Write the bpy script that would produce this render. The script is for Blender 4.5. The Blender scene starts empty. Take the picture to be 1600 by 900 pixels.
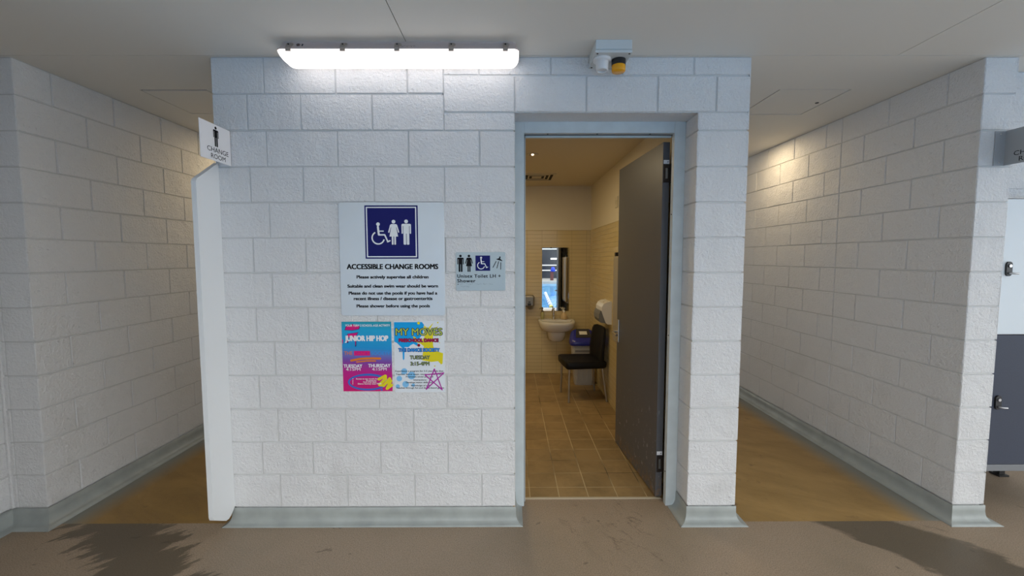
import bpy, bmesh, math, random
from mathutils import Vector, Matrix
random.seed(7)
S = bpy.context.scene
COL = S.collection
# ------------------------------------------------------------------ camera, world, lights, exposure
cam_d = bpy.data.cameras.new('camera'); cam = bpy.data.objects.new('camera', cam_d); COL.objects.link(cam)
cam_d.sensor_fit = 'HORIZONTAL'; cam_d.sensor_width = 36.0; cam_d.lens = 36.0 * 661.35 / 1600.0
cam_d.clip_start = 0.02; cam_d.clip_end = 300
PITCH, ROLL, YAW = .0707, -.0014, .0033
_fw = Vector((math.sin(YAW) * math.cos(PITCH), math.cos(YAW) * math.cos(PITCH), -math.sin(PITCH)))
_up0 = Vector((math.sin(YAW) * math.sin(PITCH), math.cos(YAW) * math.sin(PITCH), math.cos(PITCH)))
_rt0 = _fw.cross(_up0)
_rt = _rt0 * math.cos(ROLL) + _up0 * math.sin(ROLL)
_up = -_rt0 * math.sin(ROLL) + _up0 * math.cos(ROLL)
M = Matrix.Identity(4)
for i in range(3):
    M[i][0] = _rt[i]; M[i][1] = _up[i]; M[i][2] = -_fw[i]
M[0][3], M[1][3], M[2][3] = -.0256, -2.4377, 1.584
cam.matrix_world = M
S.camera = cam
S.view_settings.view_transform = 'Standard'; S.view_settings.look = 'None'
S.view_settings.gamma = 1.0; S.view_settings.use_curve_mapping = False
S.view_settings.exposure = 0.0
LAMP_EMIT = 2.1
SKY = (1.9, 3.05)
W = bpy.data.worlds.new('world'); S.world = W; W.use_nodes = True
bg = W.node_tree.nodes['Background']; _n, _l = W.node_tree.nodes, W.node_tree.links
_tc = _n.new('ShaderNodeTexCoord'); _sx = _n.new('ShaderNodeSeparateXYZ'); _l.new(_tc.outputs['Generated'], _sx.inputs[0])
_mr = _n.new('ShaderNodeMapRange'); _mr.interpolation_type = 'SMOOTHSTEP'      # overcast sky, brighter on the window side at the right
_mr.inputs[1].default_value = -.9; _mr.inputs[2].default_value = .6; _mr.inputs[3].default_value = SKY[0]; _mr.inputs[4].default_value = SKY[1]
_l.new(_sx.outputs[0], _mr.inputs[0]); _l.new(_mr.outputs[0], bg.inputs[1]); bg.inputs[0].default_value = (.94, .975, 1.0, 1)

def area(name, loc, target, size, power, color, size_y=None, spread=None):
    d = bpy.data.lights.new(name, 'AREA'); d.energy = power; d.color = color; d.size = size
    if size_y: d.shape = 'RECTANGLE'; d.size_y = size_y
    if spread: d.spread = spread
    o = bpy.data.objects.new(name, d); COL.objects.link(o); o.location = loc
    o.rotation_euler = (Vector(target) - Vector(loc)).to_track_quat('-Z', 'Y').to_euler()
    return o
area('corridor_downlight_right', (2.28, 1.75, 2.68), (2.40, 1.75, 0), .14, 5.6, (1.0, .77, .47))
area('corridor_downlight_left', (-2.30, 1.75, 2.68), (-2.40, 1.75, 0), .14, 5.6, (1.0, .76, .44))
area('toilet_downlight', (.00, 1.56, 2.52), (.00, 1.56, 0), .12, 9, (1.0, .80, .48))
area('toilet_downlight', (-.70, 2.3, 2.52), (-.70, 2.3, 0), .12, 9, (1.0, .80, .48))

# ------------------------------------------------------------------ materials
MATS = {}
def mat(name, col, rough=.5, metal=0, bump=0, bscale=100, emit=None, estr=0, var=0, vscale=4, spec=.5, alpha=None, trans=0):
    if name in MATS: return MATS[name]
    m = bpy.data.materials.new(name); m.use_nodes = True; nt = m.node_tree; b = nt.nodes['Principled BSDF']
    b.inputs['Base Color'].default_value = (*col, 1); b.inputs['Roughness'].default_value = rough
    b.inputs['Metallic'].default_value = metal; b.inputs['Specular IOR Level'].default_value = spec
    b.inputs['Transmission Weight'].default_value = trans
    if emit: b.inputs['Emission Color'].default_value = (*emit, 1); b.inputs['Emission Strength'].default_value = estr
    tc = nt.nodes.new('ShaderNodeTexCoord')
    if var:
        n = nt.nodes.new('ShaderNodeTexNoise'); n.inputs['Scale'].default_value = vscale; n.inputs['Detail'].default_value = 5
        nt.links.new(tc.outputs['Object'], n.inputs['Vector'])
        r = nt.nodes.new('ShaderNodeMapRange'); r.inputs[1].default_value = .3; r.inputs[2].default_value = .7
        nt.links.new(n.outputs['Fac'], r.inputs[0])
        mx = nt.nodes.new('ShaderNodeMix'); mx.data_type = 'RGBA'
        mx.inputs[6].default_value = (*[c * (1 - var) for c in col], 1); mx.inputs[7].default_value = (*[min(1, c * (1 + var)) for c in col], 1)
        nt.links.new(r.outputs[0], mx.inputs[0]); nt.links.new(mx.outputs[2], b.inputs['Base Color'])
    if bump:
        n2 = nt.nodes.new('ShaderNodeTexNoise'); n2.inputs['Scale'].default_value = bscale; n2.inputs['Detail'].default_value = 3
        nt.links.new(tc.outputs['Object'], n2.inputs['Vector'])
        bp = nt.nodes.new('ShaderNodeBump'); bp.inputs['Strength'].default_value = bump; bp.inputs['Distance'].default_value = .004
        nt.links.new(n2.outputs['Fac'], bp.inputs['Height']); nt.links.new(bp.outputs[0], b.inputs['Normal'])
    MATS[name] = m
    return m

class NG:
    """tiny node helper"""
    def __init__(s, m): s.nt = m.node_tree; s.N = s.nt.nodes; s.L = s.nt.links; s.b = s.N['Principled BSDF']
    def tc(s): return s.N.new('ShaderNodeTexCoord').outputs['Object']
    def sep(s, v):
        n = s.N.new('ShaderNodeSeparateXYZ'); s.L.new(v, n.inputs[0]); return n.outputs
    def _in(s, sock, v):
        if isinstance(v, (int, float)): sock.default_value = v
        else: s.L.new(v, sock)
    def math(s, op, a, b=0, clamp=False):
        n = s.N.new('ShaderNodeMath'); n.operation = op; n.use_clamp = clamp; s._in(n.inputs[0], a); s._in(n.inputs[1], b); return n.outputs[0]
    def noise(s, vec, scale, detail=4, rough=.5, dist=0):
        n = s.N.new('ShaderNodeTexNoise'); s.L.new(vec, n.inputs['Vector']); n.inputs['Scale'].default_value = scale
        n.inputs['Detail'].default_value = detail; n.inputs['Roughness'].default_value = rough; n.inputs['Distortion'].default_value = dist
        return n.outputs['Fac']
    def mapping(s, vec, scale=(1, 1, 1), rot=(0, 0, 0)):
        r = s.N.new('ShaderNodeMapping'); s.L.new(vec, r.inputs[0]); r.inputs['Rotation'].default_value = rot
        n = s.N.new('ShaderNodeMapping'); s.L.new(r.outputs[0], n.inputs[0]); n.inputs['Scale'].default_value = scale; return n.outputs[0]
    def ramp(s, v, a, b):
        n = s.N.new('ShaderNodeMapRange'); n.clamp = True; s._in(n.inputs[0], v); n.inputs[1].default_value = a; n.inputs[2].default_value = b; return n.outputs[0]
    def mix(s, f, a, b):
        n = s.N.new('ShaderNodeMix'); n.data_type = 'RGBA'; s._in(n.inputs[0], f)
        for i, c in ((6, a), (7, b)):
            if isinstance(c, tuple): n.inputs[i].default_value = (*c, 1)
            else: s.L.new(c, n.inputs[i])
        return n.outputs[2]
    def bump(s, h, strength, dist=.004):
        n = s.N.new('ShaderNodeBump'); n.inputs['Strength'].default_value = strength; n.inputs['Distance'].default_value = dist
        s.L.new(h, n.inputs['Height']); s.L.new(n.outputs[0], s.b.inputs['Normal'])
    def color(s, c): s.L.new(c, s.b.inputs['Base Color'])
    def rough(s, c): s._in(s.b.inputs['Roughness'], c)

def new_mat(name, rough=.5, spec=.5):
    m = bpy.data.materials.new(name); m.use_nodes = True
    m.node_tree.nodes['Principled BSDF'].inputs['Roughness'].default_value = rough
    m.node_tree.nodes['Principled BSDF'].inputs['Specular IOR Level'].default_value = spec
    MATS[name] = m
    return m, NG(m)

def block_paint(name, col):
    m, g = new_mat(name, .42, .4)
    v = g.tc(); x, y, z = g.sep(v)
    grime = g.ramp(g.noise(v, 2.6, 6, .6), .56, .78)
    low = g.ramp(z, 1.2, .1)
    f = g.math('MULTIPLY', g.math('MULTIPLY', grime, low), .28)
    scuff = g.ramp(g.noise(g.mapping(v, (1, 1, 2.2), (0, .5, 0)), 26, 5, .7), .69, .75)
    f2 = g.math('MULTIPLY', g.math('MULTIPLY', scuff, g.ramp(z, .9, .15)), .38)
    f = g.math('ADD', f, f2, True)
    g.color(g.mix(f, col, (.36, .35, .31)))
    h1 = g.noise(v, 62, 4, .62); h2 = g.noise(v, 260, 2); h3 = g.noise(v, 7, 2)
    pit = g.ramp(g.noise(v, 60, 4, .75), .36, .30)
    h = g.math('ADD', g.math('ADD', h1, g.math('MULTIPLY', h2, .35)), g.math('MULTIPLY', h3, 2.0))
    h = g.math('SUBTRACT', h, g.math('MULTIPLY', pit, .5))
    g.bump(h, 1.0, .011)
    return m
WALL = block_paint('white_block_paint', (.80, .80, .80))
MORTAR = mat('shade_tinted_joint', (.62, .62, .61), .7)  # joint paint greyed to carry the shadow line between blocks
CEIL = mat('ceiling_paint', (.76, .73, .665), .7, bump=.08, bscale=160)
def floor_vinyl():
    m, g = new_mat('speckled_floor_vinyl', .5, .35)
    v = g.tc(); x, y, z = g.sep(v)
    sp = g.noise(v, 190, 3, .75); sp2 = g.noise(v, 120, 3, .85)
    big = g.noise(v, 1.6, 4, .6)
    c = g.mix(g.ramp(sp, .35, .65), (.225, .165, .112), (.440, .340, .246))
    c = g.mix(g.math('MULTIPLY', g.ramp(sp2, .58, .70), .7), c, (.08, .065, .055))
    c = g.mix(g.math('MULTIPLY', g.ramp(big, .45, .7), .30), c, (.17, .145, .095))
    streak = g.noise(g.mapping(v, (1, 4.2, 1), (0, 0, -.80)), 2.4, 7, .72, .4)
    def patch(px, py, nx, ny, hw, amp):
        d = g.math('ABSOLUTE', g.math('ADD', g.math('MULTIPLY', g.math('ADD', x, -px), nx), g.math('MULTIPLY', g.math('ADD', y, -py), ny)))
        return g.ramp(g.math('ADD', g.math('SUBTRACT', hw, d), g.math('MULTIPLY', g.math('ADD', streak, -.5), amp)), -.01, .035)
    w1 = patch(-2.13, -.2, .62, .785, .19, .80)
    streak = g.noise(g.mapping(v, (1, 2.5, 1), (0, 0, .6)), 1.7, 6, .65, .2)
    w2 = patch(2.22, -.2, .80, .60, .24, .55)
    wet = g.math('ADD', w1, w2, True)
    # scuffs and damp foot marks in front of the door
    fx = g.math('MULTIPLY', g.math('ADD', x, -.62), 1.6); fy = g.math('ADD', y, .02)
    rr = g.math('SQRT', g.math('ADD', g.math('MULTIPLY', fx, fx), g.math('MULTIPLY', g.math('MULTIPLY', fy, fy), 2.5)))
    sc = g.ramp(g.noise(g.mapping(v, (1, 2.0, 1), (0, 0, .9)), 7, 7, .75, .9), .54, .66)
    near = g.ramp(rr, .75, .15)
    stain = g.math('MULTIPLY', g.math('MULTIPLY', sc, near), .75)
    few = g.ramp(g.noise(v, 11, 3, .5, .5), .70, .74)
    stain = g.math('ADD', stain, g.math('MULTIPLY', few, .5), True)
    c = g.mix(stain, c, (.07, .055, .042))
    c = g.mix(g.math('MULTIPLY', wet, .74), c, (.066, .054, .034))
    g.color(c)
    g.rough(g.math('SUBTRACT', .55, g.math('MULTIPLY', wet, .12)))
    g.bump(sp, .2, .002)
    return m
FLOOR = floor_vinyl()
def corridor_vinyl(name, wallx, sgn, lo, hi):
    m, g = new_mat(name, .45, .4)
    v = g.tc(); x, y, z = g.sep(v)
    n = g.noise(g.mapping(v, (1, 2.2, 1), (0, 0, .5)), 2.3, 6, .65, .4); n2 = g.noise(v, 160, 2, .6)
    c = g.mix(g.ramp(n, .36, .66), lo, hi)
    c = g.mix(g.ramp(n2, .3, .8), c, tuple((a + b) / 2 for a, b in zip(lo, hi)))
    few = g.math('MULTIPLY', g.ramp(g.noise(v, 9, 5, .7, .6), .62, .72), .5)
    c = g.mix(few, c, (.10, .06, .028))
    d = g.math('MULTIPLY', g.math('SUBTRACT', wallx, x), sgn)
    c = g.mix(g.math('MULTIPLY', g.ramp(d, .26, .10), .95), c, (.215, .225, .205))
    g.color(c); g.bump(n2, .1, .002)
    return m
FLOOR_R = corridor_vinyl('brown_corridor_vinyl', 2.63, 1.0, (.25, .150, .046), (.43, .270, .098))
FLOOR_L = corridor_vinyl('brown_corridor_vinyl_coved', -2.79, -1.0, (.21, .120, .030), (.37, .225, .066))
COVE = mat('grey_green_cove_vinyl', (.335, .360, .345), .36, var=.12, vscale=9, bump=.05, bscale=60)
def tile_mat(name, tw, th, col, grout, gw, rough, var, axis, off=0.0, dirty=0):
    m, g = new_mat(name, rough, .5)
    v = g.tc(); x, y, z = g.sep(v)
    s, t = {'xy': (x, y), 'xz': (x, z), 'yz': (y, z)}[axis]
    t = g.math('ADD', t, 50 * th); s = g.math('ADD', s, 50 * tw + off)
    ft = g.math('FRACT', g.math('DIVIDE', t, th)); fs = g.math('FRACT', g.math('DIVIDE', s, tw))
    dt = g.math('MULTIPLY', g.math('MINIMUM', ft, g.math('SUBTRACT', 1, ft)), th)
    ds = g.math('MULTIPLY', g.math('MINIMUM', fs, g.math('SUBTRACT', 1, fs)), tw)
    d = g.math('MINIMUM', dt, ds)
    line = g.ramp(d, gw * .62, gw * .38)
    cell = g.math('ADD', g.math('MULTIPLY', g.math('FLOOR', g.math('DIVIDE', t, th)), 12.7), g.math('MULTIPLY', g.math('FLOOR', g.math('DIVIDE', s, tw)), 5.31))
    wn = g.N.new('ShaderNodeTexWhiteNoise'); wn.noise_dimensions = '1D'; g.L.new(cell, wn.inputs['W'])
    lo = tuple(k * (1 - var) for k in col); hi = tuple(min(1, k * (1 + var)) for k in col)
    c = g.mix(wn.outputs[0], lo, hi)
    gc = grout
    if dirty:
        dn = g.math('MULTIPLY', g.ramp(g.noise(v, 4, 6, .7), .42, .66), dirty)
        c = g.mix(dn, c, tuple(k * .42 for k in col))
        # grout worn dark toward the basin
        gc = g.mix(g.ramp(g.noise(v, 1.3, 3, .5), .48, .58), grout, tuple(k * .22 for k in grout))
    c = g.mix(line, c, gc)
    g.color(c); g.bump(g.math('MULTIPLY', line, -1.0), .5, .002)
    g.rough(g.math('ADD', rough, g.math('MULTIPLY', line, .4)))
    return m
TILE_FLOOR = tile_mat('brown_floor_tile', .1945, .1945, (.36, .24, .105), (.54, .42, .24), .006, .42, .10, 'xy', off=.093, dirty=.55)
TILE_BACK = tile_mat('cream_wall_tile', .20, .05, (.62, .50, .26), (.38, .29, .14), .0035, .16, .03, 'xz')
TILE_SIDE = tile_mat('cream_wall_tile_side', .20, .05, (.62, .50, .26), (.38, .29, .14), .0035, .16, .03, 'yz')
PLASTER = mat('cream_plaster', (.72, .66, .52), .7, bump=.05, bscale=120)
FRAME = mat('pale_blue_grey_frame_paint', (.56, .62, .64), .4, var=.05, vscale=14)
FRAME_SEAL = mat('dark_frame_seal', (.10, .105, .11), .6)
def door_paint():
    m, g = new_mat('dark_grey_door_paint', .42, .4)
    v = g.tc(); x, y, z = g.sep(v)
    fl = g.ramp(g.noise(g.mapping(v, (1, 1, .5)), 30, 6, .78), .605, .64)
    low = g.ramp(z, .75, .15)
    edge = g.ramp(z, .16, .0)
    chips = g.math('MULTIPLY', fl, low)
    rust = g.math('MULTIPLY', g.ramp(g.noise(v, 22, 4, .7), .45, .6), edge)
    c = g.mix(chips, (.096, .098, .106), (.42, .42, .43))
    c = g.mix(rust, c, (.22, .13, .055))
    g.color(c); return m
DOOR = door_paint()
STEEL = mat('brushed_steel', (.55, .56, .58), .3, 1)
CHROME = mat('chrome', (.72, .72, .74), .12, 1)
BLACK = mat('black_plastic', (.012, .012, .013), .45)
INK = mat('black_ink', (.010, .010, .012), .6, spec=.06)
WHITE_INK = mat('white_ink', (.80, .82, .84), .5)
NAVY = mat('navy_blue_vinyl', (.008, .010, .125), .4, spec=.12)
ALU = mat('satin_aluminium_sign', (.58, .62, .65), .38, .35, var=.03, vscale=3)
BRL = mat('dark_braille_dots', (.16, .18, .19), .5)
ALU_DARK = mat('satin_grey_sign', (.42, .46, .48), .42, .35)
SIGN_WHITE = mat('white_sign_face', (.80, .79, .80), .35)
SIGN_GREY = mat('grey_sign_face', (.40, .42, .44), .4, .2)
LAMP_BODY = mat('lamp_housing_plastic', (.56, .46, .43), .45)
CLIP = mat('beige_clip', (.36, .29, .24), .45)
DIFF = mat('lit_diffuser', (.9, .9, .9), .4, emit=(1.0, .93, .90), estr=LAMP_EMIT)
BOX_GREY = mat('pale_grey_enclosure', (.60, .63, .63), .45)
SOCK = mat('white_moulding', (.72, .72, .72), .45)
AMBER = mat('amber_lens', (.85, .38, .01), .18)
PORC = mat('white_porcelain', (.74, .72, .68), .12)
LOCK_W = mat('white_locker_laminate', (.68, .74, .78), .38)
LOCK_G = mat('blue_grey_locker_laminate', (.066, .075, .103), .5, spec=.15, var=.05, vscale=120)
LOCK_B = mat('locker_base_grey', (.20, .21, .225), .5)
HOLE = mat('recess_shade_paint', (.02, .018, .016), .8)  # near-black colour stands for the shade inside hatch gaps and vent
# ------------------------------------------------------------------ mesh builder
class MB:
    def __init__(s): s.v = []; s.f = []; s.mi = []; s.mats = []; s.sm = []
    def _m(s, m):
        if m is None: return 0
        if m not in s.mats: s.mats.append(m)
        return s.mats.index(m)
    def add(s, verts, faces, m=None, smooth=False):
        b = len(s.v); s.v += [Vector(p) for p in verts]; k = s._m(m)
        for f in faces: s.f.append([b + i for i in f]); s.mi.append(k); s.sm.append(smooth)
    def quad(s, a, b, c, d, m=None): s.add([a, b, c, d], [(0, 1, 2, 3)], m)
    def box(s, lo, hi, m=None, rot=None, bev=0):
        x0, y0, z0 = lo; x1, y1, z1 = hi
        if bev:
            bm = bmesh.new(); bmesh.ops.create_cube(bm, size=1)
            for v in bm.verts: v.co = Vector(((x0 + x1) / 2 + v.co.x * (x1 - x0), (y0 + y1) / 2 + v.co.y * (y1 - y0), (z0 + z1) / 2 + v.co.z * (z1 - z0)))
            bmesh.ops.bevel(bm, geom=bm.edges[:], offset=bev, segments=2, affect='EDGES', profile=.5)
            s.bm(bm, m, rot); return
        vs = [Vector(p) for p in ((x0, y0, z0), (x1, y0, z0), (x1, y1, z0), (x0, y1, z0), (x0, y0, z1), (x1, y0, z1), (x1, y1, z1), (x0, y1, z1))]
        if rot: vs = [rot @ p for p in vs]
        s.add(vs, [(0, 3, 2, 1), (4, 5, 6, 7), (0, 1, 5, 4), (1, 2, 6, 5), (2, 3, 7, 6), (3, 0, 4, 7)], m)
    def bm(s, bm, m=None, rot=None, smooth=False):
        bm.verts.index_update()
        vs = [(rot @ v.co if rot else v.co.copy()) for v in bm.verts]
        s.add(vs, [[v.index for v in f.verts] for f in bm.faces], m, smooth); bm.free()
    def prism(s, pts, ext, m=None, smooth=False):
        """closed polygon of 3d points extruded by vector"""
        n = len(pts); e = Vector(ext); vs = [Vector(p) for p in pts] + [Vector(p) + e for p in pts]
        s.add(vs, [list(range(n))[::-1], list(range(n, 2 * n))], m)
        s.add(vs, [(i, (i + 1) % n, n + (i + 1) % n, n + i) for i in range(n)], m, smooth)
    def loft(s, rings, m=None, cap=True, smooth=True, closed=True):
        n = len(rings[0]); vs = [Vector(p) for r in rings for p in r]; fs = []
        for k in range(len(rings) - 1):
            for i in range(n if closed else n - 1):
                j = (i + 1) % n; fs.append((k * n + i, k * n + j, (k + 1) * n + j, (k + 1) * n + i))
        s.add(vs, fs, m, smooth)
        if cap:
            s.add(rings[0], [list(range(n))[::-1]], m); s.add(rings[-1], [list(range(n))], m)
    def lathe(s, prof, center, axis=(0, 0, 1), m=None, n=24, smooth=True, sx=1, sy=1):
        a = Vector(axis).normalized(); u = a.orthogonal().normalized(); w = a.cross(u)
        if abs(a.z) > .99: u = Vector((1, 0, 0)); w = Vector((0, 1, 0))
        c = Vector(center); rings = []
        for r, h in prof:
            rings.append([c + a * h + u * (r * sx * math.cos(2 * math.pi * i / n)) + w * (r * sy * math.sin(2 * math.pi * i / n)) for i in range(n)])
        s.loft(rings, m, True, smooth)
    def tube(s, pts, r, m=None, n=12, smooth=True):
        pts = [Vector(p) for p in pts]; rings = []
        for i, p in enumerate(pts):
            d = (pts[min(i + 1, len(pts) - 1)] - pts[max(i - 1, 0)]).normalized()
            u = d.orthogonal().normalized() if i == 0 else (uu - d * uu.dot(d)).normalized()
            uu = u; w = d.cross(u); rr = r[i] if isinstance(r, (list, tuple)) else r
            rings.append([p + u * (rr * math.cos(2 * math.pi * k / n)) + w * (rr * math.sin(2 * math.pi * k / n)) for k in range(n)])
        s.loft(rings, m, True, smooth)
    # flat work on a plane -------------------------------------------------
    def poly2(s, P, pts, d, m=None): s.add([P(x, y, d) for x, y in pts], [list(range(len(pts)))], m)
    def disc2(s, P, c, r, d, m=None, n=24, ry=None):
        s.poly2(P, [(c[0] + r * math.cos(2 * math.pi * i / n), c[1] + (ry or r) * math.sin(2 * math.pi * i / n)) for i in range(n)], d, m)
    def stroke2(s, P, pts, w, d, m=None, cap=True):
        for i in range(len(pts) - 1):
            a = Vector(pts[i]); b = Vector(pts[i + 1]); t = (b - a).normalized(); nn = Vector((-t.y, t.x)) * (w / 2)
            s.poly2(P, [a + nn, a - nn, b - nn, b + nn], d + i * 2e-6, m)
        if cap:
            for k, p in enumerate(pts): s.disc2(P, p, w / 2, d + 1e-6 * k + 2e-5, m, 12)
    def arc2(s, P, c, r0, r1, a0, a1, d, m=None, n=32, ry0=None, ry1=None):
        ry0 = ry0 or r0; ry1 = ry1 or r1; vs = []; fs = []
        for i in range(n + 1):
            a = a0 + (a1 - a0) * i / n
            vs += [P(c[0] + r0 * math.cos(a), c[1] + ry0 * math.sin(a), d), P(c[0] + r1 * math.cos(a), c[1] + ry1 * math.sin(a), d)]
        for i in range(n): fs.append((2 * i, 2 * i + 1, 2 * i + 3, 2 * i + 2))
        s.add(vs, fs, m)
    def rrect2(s, P, x0, y0, x1, y1, r, d, m=None):
        pts = []
        for cx, cy, a in ((x1 - r, y1 - r, 0), (x0 + r, y1 - r, 90), (x0 + r, y0 + r, 180), (x1 - r, y0 + r, 270)):
            for k in range(5): t = math.radians(a + k * 22.5); pts.append((cx + r * math.cos(t), cy + r * math.sin(t)))
        s.poly2(P, pts, d, m); return pts
    def text2(s, P, txt, cx, cy, cap, width, d, m=None, bold=0.0, space=1.0):
        vs, fs = text_mesh(txt, 0.0, space)
        if not vs: return
        x0 = min(v[0] for v in vs); x1 = max(v[0] for v in vs)
        kx = width / (x1 - x0); ky = cap / CAP
        w = bold * 1.6 * cap
        offs = [(0, 0)] if bold <= 0 else [(0, 0), (w, w * .5), (-w, -w * .5), (w, -w * .5), (-w, w * .5)]
        if bold > .06: offs += [(0, w), (0, -w), (w, 0), (-w, 0)]
        for i, (ox, oy) in enumerate(offs):
            s.add([P(cx + ox + (v[0] - (x0 + x1) / 2) * kx, cy + oy + (v[1] - CAP / 2) * ky, d + i * 4e-6) for v in vs], fs, m)
    def build(s, name, m=None, parent=None, kind=None, bevel=0):
        me = bpy.data.meshes.new(name)
        root = Vector((0, 0, 0)); p = parent
        while p is not None: root += p.location; p = p.parent
        me.from_pydata([v - root for v in s.v], [], s.f); me.update()
        ms = s.mats if s.mats else []
        if m is not None and not ms: ms = [m]
        for q in ms: me.materials.append(q)
        for i, poly in enumerate(me.polygons):
            poly.material_index = min(s.mi[i], max(0, len(ms) - 1)); poly.use_smooth = s.sm[i]
        o = bpy.data.objects.new(name, me); COL.objects.link(o)
        if parent is not None: o.parent = parent
        if kind: o['kind'] = kind
        if bevel:
            b = o.modifiers.new('bevel', 'BEVEL'); b.width = bevel; b.segments = 2; b.limit_method = 'ANGLE'; b.angle_limit = math.radians(40)
        return o
_tc = {}
def text_mesh(txt, bold=0.0, space=1.0):
    k = (txt, bold, space)
    if k in _tc: return _tc[k]
    cu = bpy.data.curves.new('t', 'FONT'); cu.body = txt; cu.size = 1; cu.offset = bold; cu.space_character = space; cu.resolution_u = 3
    o = bpy.data.objects.new('t', cu); COL.objects.link(o)
    dg = bpy.context.evaluated_depsgraph_get(); e = o.evaluated_get(dg); me = e.to_mesh()
    r = ([(v.co.x, v.co.y) for v in me.vertices], [list(p.vertices) for p in me.polygons])
    e.to_mesh_clear(); bpy.data.objects.remove(o); bpy.data.curves.remove(cu)
    _tc[k] = r
    return r
CAP = 1.0
CAP = max(v[1] for v in text_mesh('H')[0])
def plane(o, u, v, n):
    o, u, v, n = map(Vector, (o, u, v, n))
    return lambda x, y, d=0: o + u * x + v * y + n * d
def thing(name, label, cat, loc, group=None):
    o = bpy.data.objects.new(name, None); o.empty_display_size = .05; COL.objects.link(o); o.location = loc
    o['label'] = label; o['category'] = cat
    if group: o['group'] = group
    return o
def tag(o, label, cat, group=None):
    o['label'] = label; o['category'] = cat
    if group: o['group'] = group
    return o
# ------------------------------------------------------------------ block walls
REC, JW, BEV = .0075, .0062, .003
def blocks(mb, org, u, n, rows, m=WALL, end0=True, end1=True):
    """rows: (z0, z1, [s0, s1, ...]); org a point at s=0,z=0; ends flagged True are outer corners"""
    org, u, n = Vector(org), Vector(u), Vector(n); Z = Vector((0, 0, 1))
    P = lambda s_, z_, d: org + u * s_ + Z * z_ + n * d
    flip = u.cross(Z).dot(n) < 0
    for z0, z1, js in rows:
        for i in range(len(js) - 1):
            a, b = js[i], js[i + 1]
            ia = 0 if (i == 0 and end0) else JW / 2; ib = 0 if (i == len(js) - 2 and end1) else JW / 2
            dz = random.uniform(-.0006, .0006); iz0 = JW / 2; iz1 = JW / 2
            dj = random.uniform(-.0008, .0008); dk = random.uniform(-.0012, .0012)
            A, B, C, D = a + ia, b - ib, z0 + iz0 + dk, z1 - iz1 + dk
            be_a = BEV; be_b = BEV
            vs = [P(A, C, -REC), P(B, C, -REC), P(B, D, -REC), P(A, D, -REC),
                  P(A + be_a, C + BEV, dj), P(B - be_b, C + BEV, dj), P(B - be_b, D - BEV, dj), P(A + be_a, D - BEV, dj)]
            fs = [(4, 5, 6, 7), (0, 1, 5, 4), (1, 2, 6, 5), (2, 3, 7, 6), (3, 0, 4, 7)]
            if flip: fs = [f[::-1] for f in fs]
            mb.add(vs, fs, m)
        # mortar behind this row
        a, b = js[0] + (REC if end0 else 0), js[-1] - (REC if end1 else 0)
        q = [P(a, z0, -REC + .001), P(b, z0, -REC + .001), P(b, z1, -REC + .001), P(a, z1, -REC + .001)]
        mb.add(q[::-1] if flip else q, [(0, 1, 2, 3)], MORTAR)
H0, HC = .10, 2.70
def zrow(k): return H0 + .2 * k, H0 + .2 * (k + 1)
# ---- central wall
XL, XP0, XP1 = -1.69, 1.03, 1.32
REV = .17
mb = MB()
rows = []
for k in range(13):
    z0, z1 = zrow(k); js = [XL]
    base = [-1.4, -1.0, -.6, -.2] if k % 2 == 0 else [-1.5, -1.2, -.8, -.4]
    if k in (11, 12): continue
    rows.append((z0, z1, js + base + [0.0]))
rows.append((2.3, 2.5, [XL, -1.5, -1.2, -.8, -.4])); rows.append((2.5, 2.7, [XL, -1.4, -1.0, -.6, -.4]))
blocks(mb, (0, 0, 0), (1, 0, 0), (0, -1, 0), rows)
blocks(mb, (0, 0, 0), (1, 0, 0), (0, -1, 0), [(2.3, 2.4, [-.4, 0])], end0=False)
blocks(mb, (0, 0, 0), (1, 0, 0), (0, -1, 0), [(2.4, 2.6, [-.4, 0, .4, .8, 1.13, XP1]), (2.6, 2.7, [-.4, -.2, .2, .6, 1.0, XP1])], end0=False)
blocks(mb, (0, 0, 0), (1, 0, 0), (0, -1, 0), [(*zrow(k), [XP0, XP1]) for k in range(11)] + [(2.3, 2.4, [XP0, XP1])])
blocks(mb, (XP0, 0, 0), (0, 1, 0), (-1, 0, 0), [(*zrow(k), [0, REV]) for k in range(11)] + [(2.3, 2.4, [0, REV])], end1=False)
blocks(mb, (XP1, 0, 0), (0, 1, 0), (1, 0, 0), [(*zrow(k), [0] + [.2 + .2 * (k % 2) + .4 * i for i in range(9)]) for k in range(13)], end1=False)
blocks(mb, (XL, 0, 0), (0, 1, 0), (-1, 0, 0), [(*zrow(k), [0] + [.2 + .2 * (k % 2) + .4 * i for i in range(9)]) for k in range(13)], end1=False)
r_ = REC + .006
mb.box((XL + r_, r_, 0), (0 - r_, .25, 2.7), WALL)
mb.box((XP0 + r_, r_, 0), (XP1 - r_, .25, 2.7), WALL)
mb.box((-r_, r_, 2.4), (XP0 + r_, .25, 2.7), WALL)
mb.box((XL + r_, .25, 0), (-1.5, 3.6, 2.7), WALL); mb.box((1.10, .25, 0), (XP1 - r_, 3.6, 2.7), WALL)
mb.build('wall_front', None, None, 'structure')
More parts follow.
